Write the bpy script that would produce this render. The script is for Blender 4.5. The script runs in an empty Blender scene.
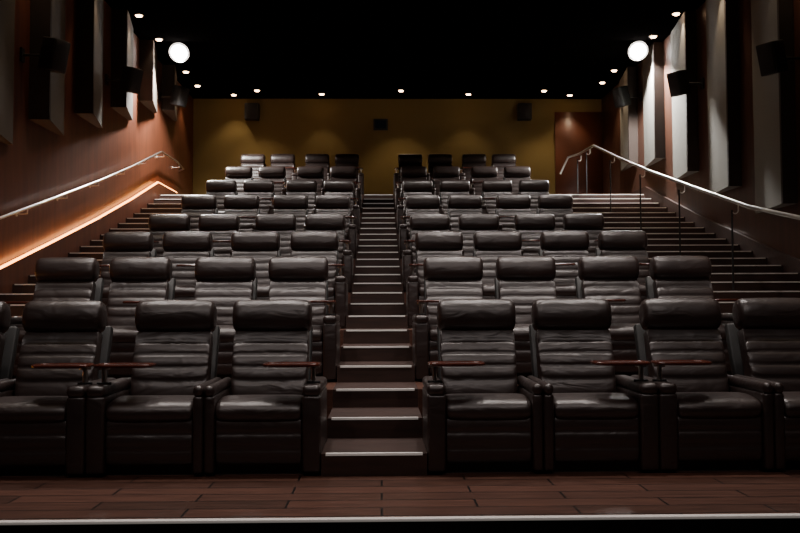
import bpy, bmesh, math, random
from mathutils import Vector, Matrix
random.seed(4)
C=bpy.context
sc=C.scene
# ---------------------------------------------------------------- helpers
def new_mat(name):
    m=bpy.data.materials.new(name); m.use_nodes=True
    nt=m.node_tree
    return m,nt,nt.nodes['Principled BSDF']
def simple(name,col,rough=.5,metal=0,emis=None,es=0,spec=None,bump=0,bscale=200):
    m,nt,b=new_mat(name)
    b.inputs['Base Color'].default_value=(*col,1)
    b.inputs['Roughness'].default_value=rough
    b.inputs['Metallic'].default_value=metal
    if spec is not None: b.inputs['Specular IOR Level'].default_value=spec
    if emis:
        b.inputs['Emission Color'].default_value=(*emis,1); b.inputs['Emission Strength'].default_value=es
    if bump:
        tc=nt.nodes.new('ShaderNodeTexCoord'); n=nt.nodes.new('ShaderNodeTexNoise'); n.inputs['Scale'].default_value=bscale
        bp=nt.nodes.new('ShaderNodeBump'); bp.inputs['Strength'].default_value=bump; bp.inputs['Distance'].default_value=.01
        nt.links.new(tc.outputs['Object'],n.inputs['Vector']); nt.links.new(n.outputs['Fac'],bp.inputs['Height']); nt.links.new(bp.outputs['Normal'],b.inputs['Normal'])
    return m
def wood(name,c1,c2,rough=.4,scale=(1,1,1),bump=.1,spec=.5):
    m,nt,b=new_mat(name)
    tc=nt.nodes.new('ShaderNodeTexCoord'); mp=nt.nodes.new('ShaderNodeMapping'); mp.inputs['Scale'].default_value=scale
    n=nt.nodes.new('ShaderNodeTexNoise'); n.inputs['Scale'].default_value=3; n.inputs['Detail'].default_value=6
    r=nt.nodes.new('ShaderNodeValToRGB'); r.color_ramp.elements[0].color=(*c1,1); r.color_ramp.elements[1].color=(*c2,1)
    r.color_ramp.elements[0].position=.3; r.color_ramp.elements[1].position=.7
    nt.links.new(tc.outputs['Object'],mp.inputs['Vector']); nt.links.new(mp.outputs['Vector'],n.inputs['Vector'])
    nt.links.new(n.outputs['Fac'],r.inputs['Fac']); nt.links.new(r.outputs['Color'],b.inputs['Base Color'])
    b.inputs['Roughness'].default_value=rough; b.inputs['Specular IOR Level'].default_value=spec
    return m
def leather():
    m,nt,b=new_mat('brown_leather')
    tc=nt.nodes.new('ShaderNodeTexCoord')
    n=nt.nodes.new('ShaderNodeTexNoise'); n.inputs['Scale'].default_value=4; n.inputs['Detail'].default_value=5
    r=nt.nodes.new('ShaderNodeValToRGB'); r.color_ramp.elements[0].color=(.0165,.0092,.008,1); r.color_ramp.elements[1].color=(.030,.0172,.015,1)
    nt.links.new(tc.outputs['Object'],n.inputs['Vector']); nt.links.new(n.outputs['Fac'],r.inputs['Fac']); nt.links.new(r.outputs['Color'],b.inputs['Base Color'])
    mp=nt.nodes.new('ShaderNodeMapping'); mp.inputs['Scale'].default_value=(2.4,4,5)
    oi=nt.nodes.new('ShaderNodeObjectInfo'); ad=nt.nodes.new('ShaderNodeVectorMath'); ad.operation='ADD'
    ml=nt.nodes.new('ShaderNodeMath'); ml.operation='MULTIPLY'; ml.inputs[1].default_value=30
    nt.links.new(oi.outputs['Random'],ml.inputs[0])
    nt.links.new(tc.outputs['Object'],ad.inputs[0]); nt.links.new(ml.outputs[0],ad.inputs[1]); nt.links.new(ad.outputs[0],mp.inputs['Vector'])
    w=nt.nodes.new('ShaderNodeTexNoise'); w.inputs['Scale'].default_value=1.7; w.inputs['Detail'].default_value=2; w.inputs['Distortion'].default_value=.9
    nt.links.new(mp.outputs['Vector'],w.inputs['Vector'])
    v=nt.nodes.new('ShaderNodeTexVoronoi'); v.inputs['Scale'].default_value=170
    nt.links.new(tc.outputs['Object'],v.inputs['Vector'])
    b1=nt.nodes.new('ShaderNodeBump'); b1.inputs['Strength'].default_value=.4; b1.inputs['Distance'].default_value=.022
    b2=nt.nodes.new('ShaderNodeBump'); b2.inputs['Strength'].default_value=.12; b2.inputs['Distance'].default_value=.001
    nt.links.new(w.outputs['Fac'],b1.inputs['Height']); nt.links.new(v.outputs['Distance'],b2.inputs['Height'])
    nt.links.new(b1.outputs['Normal'],b2.inputs['Normal']); nt.links.new(b2.outputs['Normal'],b.inputs['Normal'])
    b.inputs['Roughness'].default_value=.4; b.inputs['Specular IOR Level'].default_value=.62
    b.inputs['Coat Weight'].default_value=.22; b.inputs['Coat Roughness'].default_value=.3
    nt.links.new(b1.outputs['Normal'],b.inputs['Coat Normal'])
    return m
def tile_mat():
    m,nt,b=new_mat('plank_tile')
    tc=nt.nodes.new('ShaderNodeTexCoord'); br=nt.nodes.new('ShaderNodeTexBrick')
    br.inputs['Scale'].default_value=1; br.inputs['Brick Width'].default_value=1.1; br.inputs['Row Height'].default_value=.2
    br.inputs['Mortar Size'].default_value=.007; br.inputs['Color1'].default_value=(.15,.066,.045,1); br.inputs['Color2'].default_value=(.085,.04,.028,1)
    br.inputs['Mortar'].default_value=(.006,.004,.004,1)
    mp=nt.nodes.new('ShaderNodeMapping'); mp.inputs['Scale'].default_value=(1.5,14,14)
    n=nt.nodes.new('ShaderNodeTexNoise'); n.inputs['Scale'].default_value=2; n.inputs['Detail'].default_value=6
    mx=nt.nodes.new('ShaderNodeMix'); mx.data_type='RGBA'; mx.blend_type='MULTIPLY'; mx.inputs[0].default_value=.85
    nt.links.new(tc.outputs['Object'],br.inputs['Vector']); nt.links.new(tc.outputs['Object'],mp.inputs['Vector']); nt.links.new(mp.outputs[0],n.inputs['Vector'])
    r=nt.nodes.new('ShaderNodeValToRGB'); r.color_ramp.elements[0].position=.3; r.color_ramp.elements[0].color=(.4,.4,.4,1); r.color_ramp.elements[1].position=.7
    nt.links.new(n.outputs['Fac'],r.inputs['Fac'])
    nt.links.new(br.outputs['Color'],mx.inputs[6]); nt.links.new(r.outputs['Color'],mx.inputs[7]); nt.links.new(mx.outputs[2],b.inputs['Base Color'])
    b.inputs['Roughness'].default_value=.33
    return m
LEATHER=leather()
BLACK=simple('black_plastic',(.01,.01,.01),.5)
CHROME=simple('brushed_steel',(.75,.72,.68),.3,1)
TRAYWOOD=wood('cherry_wood_tray',(.045,.012,.008),(.10,.025,.015),.22,(4,1,1))
TILE=tile_mat()
CARPET=simple('dark_carpet',(.006,.005,.005),.95,bump=.4,bscale=150,spec=.1)
STEPWOOD=wood('dark_step_wood',(.024,.011,.008),(.048,.022,.016),.5,(1,6,6))
NOSE=simple('aluminium_nosing_lit',(.7,.67,.64),.6,.0,emis=(1,.92,.84),es=.08)  # faint emission imitates light caught by the aluminium; not a lamp
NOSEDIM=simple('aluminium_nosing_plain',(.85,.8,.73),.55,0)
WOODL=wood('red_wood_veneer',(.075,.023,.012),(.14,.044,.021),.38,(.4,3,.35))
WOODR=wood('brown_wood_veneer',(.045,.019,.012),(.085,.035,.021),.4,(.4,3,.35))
FABG=simple('grey_acoustic_fabric',(.18,.175,.153),.9,bump=.3,bscale=120)
FABT=simple('tan_acoustic_fabric',(.072,.056,.042),.9,bump=.3,bscale=120)
FABB=simple('brown_acoustic_fabric',(.026,.016,.012),.85,bump=.3,bscale=120)
OCHRE=simple('ochre_fabric_wall',(.22,.16,.06),.95,bump=.3,bscale=60,spec=.1)
CEIL=simple('black_ceiling',(.0018,.0016,.0016),1,spec=0)
LEDM=simple('amber_led',(1,.5,.15),.5,emis=(1,.34,.06),es=13)
DOTM=simple('downlight_glow',(1,.8,.6),.5,emis=(1,.62,.36),es=18)
HALOM=simple('flood_halo_ring',(.8,.8,.8),.5,emis=(1,.93,.85),es=1.6)  # dim emissive ring, imitates the glare halo around the flood lens
FLOODM=simple('flood_lens',(1,1,1),.3,emis=(1,.97,.93),es=80)
GLASS=simple('projection_glass',(.01,.015,.03),.08)
CONE=simple('speaker_grille',(.018,.018,.02),.7,bump=.6,bscale=250)

class B:
    def __init__(s): s.v=[];s.f=[];s.m=[];s.s=[]
    def add(s,vs,fs,mat,smooth=False):
        o=len(s.v); s.v+= [tuple(v) for v in vs]
        for f in fs: s.f.append([i+o for i in f]); s.m.append(mat); s.s.append(smooth)
    def box(s,x0,x1,y0,y1,z0,z1,mat,bev=0,seg=3,M=None):
        bm=bmesh.new(); bmesh.ops.create_cube(bm,size=1)
        for v in bm.verts:
            v.co=Vector((x0+(v.co.x+.5)*(x1-x0),y0+(v.co.y+.5)*(y1-y0),z0+(v.co.z+.5)*(z1-z0)))
        if bev: bmesh.ops.bevel(bm,geom=list(bm.edges),offset=bev,segments=seg,profile=.5,affect='EDGES')
        if M:
            bm.transform(M)
        bm.verts.index_update()
        s.add([v.co.copy() for v in bm.verts],[[v.index for v in f.verts] for f in bm.faces],mat,bool(bev)); bm.free()
    def cyl(s,p0,p1,r,mat,n=12,r2=None):
        p0=Vector(p0);p1=Vector(p1); d=(p1-p0).normalized(); r2=r if r2 is None else r2
        a=d.orthogonal().normalized(); b=d.cross(a)
        vs=[];fs=[]
        for p,rr in ((p0,r),(p1,r2)):
            for i in range(n):
                t=2*math.pi*i/n; vs.append(p+a*rr*math.cos(t)+b*rr*math.sin(t))
        for i in range(n): fs.append([i,(i+1)%n,n+(i+1)%n,n+i])
        s.add(vs,fs,mat,True)
        s.add(vs[:n],[list(range(n))[::-1]],mat); s.add(vs[n:],[list(range(n))],mat)
    def prism_x(s,prof,x0,x1,mat):
        n=len(prof); vs=[(x0,y,z) for y,z in prof]+[(x1,y,z) for y,z in prof]
        fs=[[i,(i+1)%n,n+(i+1)%n,n+i] for i in range(n)]
        fs+= [list(range(n))[::-1],list(range(n,2*n))]
        s.add(vs,fs,mat)
    def loft(s,prof,xc,hw,mat,ends=((1,.72),(.985,.86),(.95,.95),(.88,.985),(.6,1),(0,1))):
        n=len(prof); cy=sum(p[0] for p in prof)/n; cz=sum(p[1] for p in prof)/n
        us=[(-u,k) for u,k in ends]+[(u,k) for u,k in ends[::-1][1:]]
        ymin=min(p[0] for p in prof);ymax=max(p[0] for p in prof);zmin=min(p[1] for p in prof);zmax=max(p[1] for p in prof)
        ty=(ymax-ymin); tz=(zmax-zmin); t=min(ty,tz)
        vs=[];fs=[]
        for u,k in us:
            sy=1-(1-k)*t/ty; sz=1-(1-k)*t/tz
            for y,z in prof: vs.append((xc+u*hw,cy+(y-cy)*sy,cz+(z-cz)*sz))
        L=len(us)
        for j in range(L-1):
            for i in range(n):
                fs.append([j*n+i,j*n+(i+1)%n,(j+1)*n+(i+1)%n,(j+1)*n+i])
        fs.append(list(range(n))[::-1]); fs.append([(L-1)*n+i for i in range(n)])
        s.add(vs,fs,mat,True)
    def mesh(s,name,mats):
        me=bpy.data.meshes.new(name); me.from_pydata(s.v,[],s.f)
        for m in mats: me.materials.append(m)
        for p,mi,sm in zip(me.polygons,s.m,s.s): p.material_index=mi; p.use_smooth=sm
        bm=bmesh.new(); bm.from_mesh(me); bmesh.ops.recalc_face_normals(bm,faces=bm.faces); bm.to_mesh(me); bm.free()
        me.update(); return me
    def obj(s,name,mats,loc=(0,0,0)):
        o=bpy.data.objects.new(name,s.mesh(name,mats)); o.location=loc; C.collection.objects.link(o); return o

# ---------------------------------------------------------------- dimensions
XL,XR,YB,ZC=-5.2,6.2,24.9,6.93
YF=-4.0
AL,AR=-.41,.31           # aisle
PITCH=2.18
F=[0,.45,.89,1.33,1.89,2.46,3.07,3.72]
T=[4.93]+[7.61+PITCH*i for i in range(7)]
nos=[]
for k in range(7):
    n=3 if k<3 else 4
    run=PITCH/n
    for j in range(n):
        nos.append((T[k+1]-(n-1-j)*run, F[k]+(F[k+1]-F[k])*(j+1)/n))
def slope(y):
    pts=[(T[0],0),(nos[0][0]-.7,0)]+[(T[i],F[i]) for i in range(1,8)]+[(YB+5,F[7])]
    if y<=pts[0][0]: return 0
    for a,b in zip(pts,pts[1:]):
        if a[0]<=y<=b[0]: return a[1]+(b[1]-a[1])*(y-a[0])/(b[0]-a[0])
    return F[7]
YE=YB-.002
def stair_prof():
    p=[(nos[0][0],0.001)]
    for y,zz in nos: p+= [(y,p[-1][1]),(y,zz)]
    p=p[1:]
    p+= [(YE,F[7]),(YE,0.001)]
    return p
def tier_prof():
    q=[]; z=0.001
    for i in range(1,8): q+= [(T[i],z),(T[i],F[i])]; z=F[i]
    q+= [(YE,F[7]),(YE,0.001)]
    return q
# floor / tiers
b=B(); b.box(XL-.2,XR+.2,YF-.2,T[0]+.02,-.55,-.35,0); b.obj('floor',[CARPET])
b=B(); b.box(XL,XR,T[0],YB,-.34,0.0,0); b.obj('floor_front_platform',[TILE])
b=B(); b.box(XL+.01,XR-.01,T[0]-.025,T[0]+.025,-.012,.004,0,.003,2); b.obj('trim_platform_edge',[NOSE])
b=B(); b.box(XL+.005,XR-.005,T[0]-.02,T[0]-.001,-.349,-.013,0); b.obj('trim_platform_riser',[CARPET])
SLe,SRe=-3.62,3.52
b=B(); b.prism_x(tier_prof(),SLe,AL,0); b.prism_x(tier_prof(),AR,SRe,0); b.obj('floor_seating_tiers',[TILE])
def stairs(name,x0,x1,nm):
    b=B(); b.prism_x(stair_prof(),x0,x1,0)
    for y,z in nos:
        b.box(x0+.03,x1-.03,y-.006,y+.03,z-.012,z+.004,1)
    return b.obj(name,[STEPWOOD,nm])
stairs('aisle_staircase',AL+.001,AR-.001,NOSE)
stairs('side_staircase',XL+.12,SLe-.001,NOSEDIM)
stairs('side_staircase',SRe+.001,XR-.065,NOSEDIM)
# walls
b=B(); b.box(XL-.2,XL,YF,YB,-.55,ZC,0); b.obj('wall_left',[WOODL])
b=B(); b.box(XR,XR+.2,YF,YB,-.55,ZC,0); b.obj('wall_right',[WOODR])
b=B(); b.box(XL-.2,XR+.2,YB,YB+.2,-.55,ZC,0); b.obj('wall_back',[OCHRE])
b=B(); b.box(XL-.2,XR+.2,YF-.2,YF,-.55,ZC,0); b.obj('wall_front',[CEIL])
b=B(); b.box(XL-.2,XR+.2,YF-.2,YB+.2,ZC,ZC+.2,0); b.obj('ceiling',[CEIL])
b=B(); b.box(4.87,XR,YB-.05,YB,F[7],6.55,0,.006,1); b.obj('wall_back_wood_panel',[WOODL])
# left stringer with amber LED
b=B()
ys=[6.0]+[t for t in T[1:]]+[22.6]
top=[(y,slope(y)+.28) for y in ys]
prof=[(ys[0],0.0)]+top+[(ys[-1],0.0)]
b.prism_x(prof,XL,XL+.10,0)
for a,c in zip(top,top[1:]):
    vs=[(x,y,z+dz) for (y,z) in (a,c) for x in (XL+.06,XL+.09) for dz in (0.0,.024)]
    b.add(vs,[[0,1,3,2],[4,6,7,5],[0,2,6,4],[1,5,7,3],[0,4,5,1],[2,3,7,6]],1)
b.obj('trim_led_stringer',[WOODL,LEDM])
b=B()
prof=[(y,z-.1) for y,z in top]+[(y,z-.6) for y,z in top[::-1]]
b.prism_x(prof,XR-.06,XR,0)
b.obj('baseboard_right',[STEPWOOD])
# acoustic panels (wedges, deep at the end nearest the screen)
def panel(side,y0,y1,zb,near=.3,far=.08,mat=None):
    b=B()
    X=XL+.002 if side<0 else XR-.002; s=1 if side<0 else -1
    z1=ZC-.02
    def P(d,y,z): return (X+s*d,y,z)
    vs=[P(0,y0,zb),P(near,y0,zb),P(near,y0+.06,zb),P(far,y1,zb),P(0,y1,zb)]
    vs+= [(v[0],v[1],z1) for v in vs]
    fs=[[i,(i+1)%5,5+(i+1)%5,5+i] for i in range(5)]+[[4,3,2,1,0],[5,6,7,8,9]]
    b.add(vs,fs,0)
    b.m[-7]=1; b.m[-6]=1
    return b.obj('acoustic_panel',[mat,FABB])
y=3.3
while y<22:
    panel(-1,y,y+1.25,slope(y+.6)+2.1,mat=FABT); y+=2.0
y=2.95
while y<22:
    panel(1,y,y+1.4,slope(y+.6)+.85,.22,.05,mat=FABG); y+=2.05
# ---------------------------------------------------------------- seats
def seat_mesh(s):
    b=B(); hw=.295; na,wa=.073,.128
    def bx(x0,x1,*a,**k):
        if s<0: x0,x1=-x1,-x0
        b.box(x0,x1,*a,**k)
    b.box(-hw,hw,.1,.85,0,.09,1)
    z0,z1=.07,.40; prof=[]
    N=3
    for i in range(N):
        for j in range(7):
            t=j/7; zz=z0+(z1-z0)*(i+t)/N
            prof.append((.05-.014*abs(math.sin(math.pi*t))**.5- .016*math.sin(math.pi*(i+t)/N),zz))
    prof+= [(.06,z1),(.10,z1),(.12,z1-.03),(.12,z0+.03),(.10,z0)]
    b.loft(prof,0,hw-.004,0)
    prof=[]
    for a in range(0,9):
        t=-math.pi/2-(math.pi*.95)*a/8
        prof.append((.085+.085*math.cos(t),.425+.075*math.sin(t)*(1 if a<4 else 1.05)))
    prof+= [(.14,.514),(.22,.522),(.30,.522),(.315,.519),(.33,.521),(.42,.51),(.5,.49),(.6,.475),(.66,.45),(.66,.36),(.5,.34),(.3,.34)]
    b.loft(prof,0,hw-.003,0,ends=((1,.66),(.985,.8),(.95,.9),(.88,.955),(.7,.985),(.4,1),(0,1)))
    p0=Vector((.55,.44)); p1=Vector((.80,1.0)); d=(p1-p0); nrm=Vector((-d.y,d.x)).normalized()
    prof=[]; chans=[0,.26,.43,.60,.77,1.0]
    for i in range(len(chans)-1):
        a,c=chans[i],chans[i+1]
        for j in range(7):
            t=j/7; u=a+(c-a)*t; q=p0+d*u+nrm*(.013*math.sin(math.pi*t)**.45 + .04*math.sin(math.pi*u)**.7)
            prof.append((q.x,q.y))
    q=p1; prof.append((q.x,q.y))
    for t in (1.0,.7,.35,0.0):
        q=p0+d*t-nrm*.13; prof.append((q.x,q.y))
    b.loft(prof,0,hw-.012,0,ends=((1,.55),(.985,.73),(.95,.86),(.88,.94),(.7,.98),(.4,1),(0,1)))
    prof=[]; c=Vector((.82,1.072)); ang=math.atan2(d.x,d.y)*.55
    for i in range(26):
        t=2*math.pi*i/26
        xx=.115*math.copysign(abs(math.cos(t))**.85,math.cos(t)); zz=.130*math.copysign(abs(math.sin(t))**.85,math.sin(t))
        prof.append((c.x+xx*math.cos(ang)+zz*math.sin(ang),c.y-xx*math.sin(ang)+zz*math.cos(ang)))
    b.loft(prof,0,hw+.006,0,ends=((1,.42),(.985,.66),(.955,.82),(.9,.92),(.8,.97),(.5,.995),(0,1)))
    M=Matrix.Translation((0,.92,.52))@Matrix.Rotation(-.36,4,'X')
    b.box(-hw+.01,hw-.01,-.045,.03,-.34,.50,1,.015,2,M)
    def arm(x0,x1):
        bx(x0,x1,.0,.74,.02,.545,0,.022,3)
        bx(x0-.0,x1+.0,-.012,.78,.535,.615,0,.034,4)
    arm(-hw-wa,-hw-.001)
    arm(hw+.001,hw+na)
    ax=-(hw+wa/2)*s; ay=.2
    b.cyl((ax,ay,.60),(ax,ay,.625),.05,1,20)
    b.cyl((ax,ay,.62),(ax,ay,.725),.017,2,12)
    b.cyl((ax,ay,.715),(ax,ay,.732),.04,2,16)
    outl=[]
    L,W=.40,.27
    cx=ax+s*(L/2-.05)
    for i in range(40):
        t=2*math.pi*i/40
        outl.append((cx+L/2*math.copysign(abs(math.cos(t))**.55,math.cos(t)),ay-.01+W/2*math.copysign(abs(math.sin(t))**.55,math.sin(t))))
    n=len(outl); rings=[(.96,.732),(1,.738),(1,.748),(.97,.754),(.93,.754),(.90,.748)]
    vs=[(cx+(x-cx)*k,ay+(yy-ay)*k,z) for k,z in rings for x,yy in outl]
    fs=[]
    for r in range(len(rings)-1):
        for i in range(n): fs.append([r*n+i,r*n+(i+1)%n,(r+1)*n+(i+1)%n,(r+1)*n+i])
    fs.append(list(range(n))); fs.append([(len(rings)-1)*n+i for i in range(n)])
    b.add(vs,fs,3,False)
    return b.mesh('cinema_recliner_seat',[LEATHER,BLACK,CHROME,TRAYWOOD])
MA,MB=seat_mesh(1),seat_mesh(-1)
offs=[.735-.31,1.475-.31,2.325-.31,3.065-.31]
for k in range(8):
    yy=6.15+PITCH*k
    for i,o in enumerate(offs):
        for side in (1,-1):
            x = AR+o if side>0 else AL-o
            wide_left = (i%2==0) if side>0 else (i%2==1)
            ob=bpy.data.objects.new('cinema_recliner_seat',MA if wide_left else MB)
            ob.location=(x,yy,F[k]+.001)
            C.collection.objects.link(ob)
# ---------------------------------------------------------------- handrails
def tube(name,pts,r,mat):
    cu=bpy.data.curves.new(name,'CURVE'); cu.dimensions='3D'; cu.bevel_depth=r; cu.bevel_resolution=4
    sp=cu.splines.new('POLY'); sp.points.add(len(pts)-1)
    for p,q in zip(sp.points,pts): p.co=(*q,1)
    cu.materials.append(mat)
    o=bpy.data.objects.new(name,cu); C.collection.objects.link(o); return o
def parent(ch,name,loc=(0,0,0)):
    e=bpy.data.objects.new(name,None); C.collection.objects.link(e)
    for c in ch: c.parent=e
    return e
hl=1.0; xr=XL+.16
pts=[(xr,y,slope(y)+hl) for y in [5.2,6.0]+T[1:]]+[(xr,22.3,F[7]+hl+.02),(xr,23.0,F[7]+hl-.05),(XL+.02,23.15,F[7]+hl-.08)]
r1=tube('rail_tube',pts,.021,CHROME)
b=B()
y=6.5
while y<23:
    z=slope(y)+hl
    b.cyl((XL,y,z-.09),(XL+.012,y,z-.09),.035,0,14); b.cyl((XL+.01,y,z-.09),(xr,y,z-.08),.009,0); b.cyl((xr,y,z-.085),(xr,y,z-.015),.009,0)
    y+=1.6
r2=b.obj('rail_brackets',[CHROME]); parent([r1,r2],'wall_handrail')
hr=1.14; xr=4.95
pts=[(xr,y,slope(y)+hr) for y in [5.2,6.0]+T[1:]]+[(xr,22.2,F[7]+hr+.06),(xr-.25,22.35,F[7]+hr),(xr-.45,22.35,F[7]+.72)]
r1=tube('rail_tube',pts,.028,CHROME)
b=B()
for y in [5.6]+[t+.35 for t in T[1:]]+[22.0]:
    z=slope(y)+hr
    zf=0 
    for ny,nz in nos:
        if y>=ny: zf=nz
    zf+=.001
    b.cyl((xr-.09,y,zf),(xr-.09,y,zf+.012),.05,0,16)
    b.cyl((xr-.09,y,zf),(xr-.09,y,z-.1),.014,1)
    for i in range(10):
        a0=math.pi+math.pi*i/10; a1=math.pi+math.pi*(i+1)/10
        cx=xr-.045
        b.cyl((cx+.045*math.cos(a0),y,z-.1+.05*math.sin(a0)),(cx+.045*math.cos(a1),y,z-.1+.05*math.sin(a1)),.009,0,8)
    b.cyl((xr,y,z-.1),(xr,y,z-.01),.009,0,8)
r2=b.obj('rail_posts',[CHROME,BLACK]); parent([r1,r2],'freestanding_handrail')
# ---------------------------------------------------------------- speakers
def speaker(px,y,z,side,sz=.42):
    b=B()
    X=XL if side<0 else XR; s=1 if side<0 else -1
    M=Matrix.Translation((X+s*.48,y,z))@Matrix.Rotation(s*math.radians(62),4,'Z')@Matrix.Rotation(math.radians(14),4,'X')
    w=sz*.36
    b.box(-w,w,-.12,.14,-sz*.55,sz*.55,0,.02,2,M)
    b.box(-w+.02,w-.02,-.135,-.115,-sz*.55+.02,sz*.55-.02,1,.006,1,M)
    b.box(min(X+s*.001,X+s*.03),max(X+s*.001,X+s*.03),y-.06,y+.06,z-.1,z+.1,0)
    b.cyl((X+s*.01,y,z),(X+s*.42,y,z),.02,0)
    b.obj('surround_speaker',[BLACK,CONE])
for y,z in ((13.0,4.8),(17.0,5.45),(21.1,6.1),(9,4.0)): speaker(0,y,z,-1)
for y,z in ((12.9,4.75),(17.0,5.4),(21.1,6.1),(8.8,4.0)): speaker(0,y,z,1)
for x in (-3.55,4.0):
    b=B(); b.box(x-.19,x+.19,YB-.3,YB-.04,6.3,6.75,0,.015,2); b.box(x-.16,x+.16,YB-.315,YB-.29,6.33,6.72,1,.006,1); b.box(x-.05,x+.05,YB-.06,YB-.002,6.4,6.65,0)
    b.obj('surround_speaker',[BLACK,CONE])
b=B(); x=0.0; z=6.2
b.box(x-.2,x+.2,YB-.05,YB,z-.16,z+.16,0,.01,1); b.box(x-.15,x+.15,YB-.06,YB-.045,z-.11,z+.11,1)
b.obj('window_1',[BLACK,GLASS])
# ---------------------------------------------------------------- lamps
def lamp(loc,power,ang=70,col=(1,.78,.56),target=None,rad=.06,blend=.6,name='spot'):
    l=bpy.data.lights.new(name,'SPOT'); l.energy=power; l.spot_size=math.radians(ang); l.spot_blend=blend; l.color=col; l.shadow_soft_size=rad
    o=bpy.data.objects.new(name,l); o.location=loc
    t=Vector(target) if target else Vector(loc)-Vector((0,0,1))
    o.rotation_euler=(t-Vector(loc)).to_track_quat('-Z','Y').to_euler()
    C.collection.objects.link(o); return o
def downlight(x,y,power,ang=80,col=(1,.75,.5),rad=.06):
    b=B()
    n=20
    b.cyl((0,0,0),(0,0,-.012),.1,0,n); b.cyl((0,0,-.012),(0,0,-.035),.07,1,n,.05)
    o=b.obj('ceiling_downlight',[BLACK,DOTM],(x,y,ZC))
    if power:
        l=lamp((0,0,-.06),power,ang,col,(0,0,-1),rad=rad); l.parent=o
for y,p in ((5.5,15),(9.5,20),(13.0,35),(15.5,60)): downlight(-4.6,y,p); downlight(5.75,y,p)
for y in (17.7,19.3,22.0,23.4): downlight(-4.78,y,85)
for y in (17.5,19.0,21.8,23.0): downlight(5.87 if y<20 else 5.75,y,85)
for x in (-3.3,.55,4.4): downlight(x,23.9,80,95)
for x in (-1.6,2.4): downlight(x,24.3,30,80)
for x in (-4.0,5.2): downlight(x,24.4,45,90)
for y,p in ((7.1,330),(9.3,300),(11.5,230),(14.0,200),(16.2,220)):  # unseen downlights added to light the seat rows from above
    for x in (-3.2,-1.2,1.2,3.2): downlight(x,y,p,84,col=(1,.9,.84),rad=.12)
def flood(x,y,power):
    b=B()
    b.cyl((0,.02,0),(0,.02,-.1),.02,0)
    b.cyl((0,.12,-.09),(0,-.06,-.2),.1,0,24,.23)
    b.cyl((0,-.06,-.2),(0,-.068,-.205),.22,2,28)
    b.cyl((0,-.068,-.205),(0,-.08,-.212),.17,1,24)
    o=b.obj('flood_spotlight',[BLACK,FLOODM,HALOM],(x,y,ZC))
    l=bpy.data.lights.new('flood','SPOT'); l.energy=power; l.color=(1,.96,.9); l.shadow_soft_size=.12; l.spot_size=math.radians(134); l.spot_blend=.3; l.specular_factor=.8
    lo=bpy.data.objects.new('flood',l); lo.location=(0,-.12,-.38); lo.rotation_euler=Vector((0,.05,-1)).to_track_quat('-Z','Y').to_euler(); C.collection.objects.link(lo); lo.parent=o
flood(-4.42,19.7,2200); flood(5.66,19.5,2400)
for x in (-2.8,0.0,2.9):  # unseen spotlights added as fill for the seat fronts
    b=B(); b.cyl((0,0,0),(0,0,-.2),.02,0); b.cyl((0,-.12,-.2),(0,.12,-.32),.09,0,20,.11); b.cyl((0,.12,-.32),(0,.13,-.325),.1,1,20)
    o=b.obj('added_fill_spotlight',[BLACK,DOTM],(x,1.0,ZC))
    l=lamp((0,.2,-.4),180,80,(1,.88,.84),(0,6,-6.3),rad=.15); l.parent=o

w=bpy.data.worlds.new('World'); sc.world=w; w.use_nodes=True
w.node_tree.nodes['Background'].inputs[0].default_value=(.02,.018,.018,1); w.node_tree.nodes['Background'].inputs[1].default_value=.1
# ---------------------------------------------------------------- camera
cam=bpy.data.cameras.new('camera'); cam.lens=40.5; cam.sensor_width=36; cam.clip_end=200
co=bpy.data.objects.new('camera',cam); C.collection.objects.link(co); sc.camera=co
co.location=(0,0,1.15)
yaw=math.atan(19/900); pit=math.atan(39.5/900); roll=math.radians(-.22)
R=Matrix.Rotation(-yaw,4,'Z')@Matrix.Rotation(math.pi/2+pit,4,'X')@Matrix.Rotation(roll,4,'Z')
co.rotation_euler=R.to_euler()
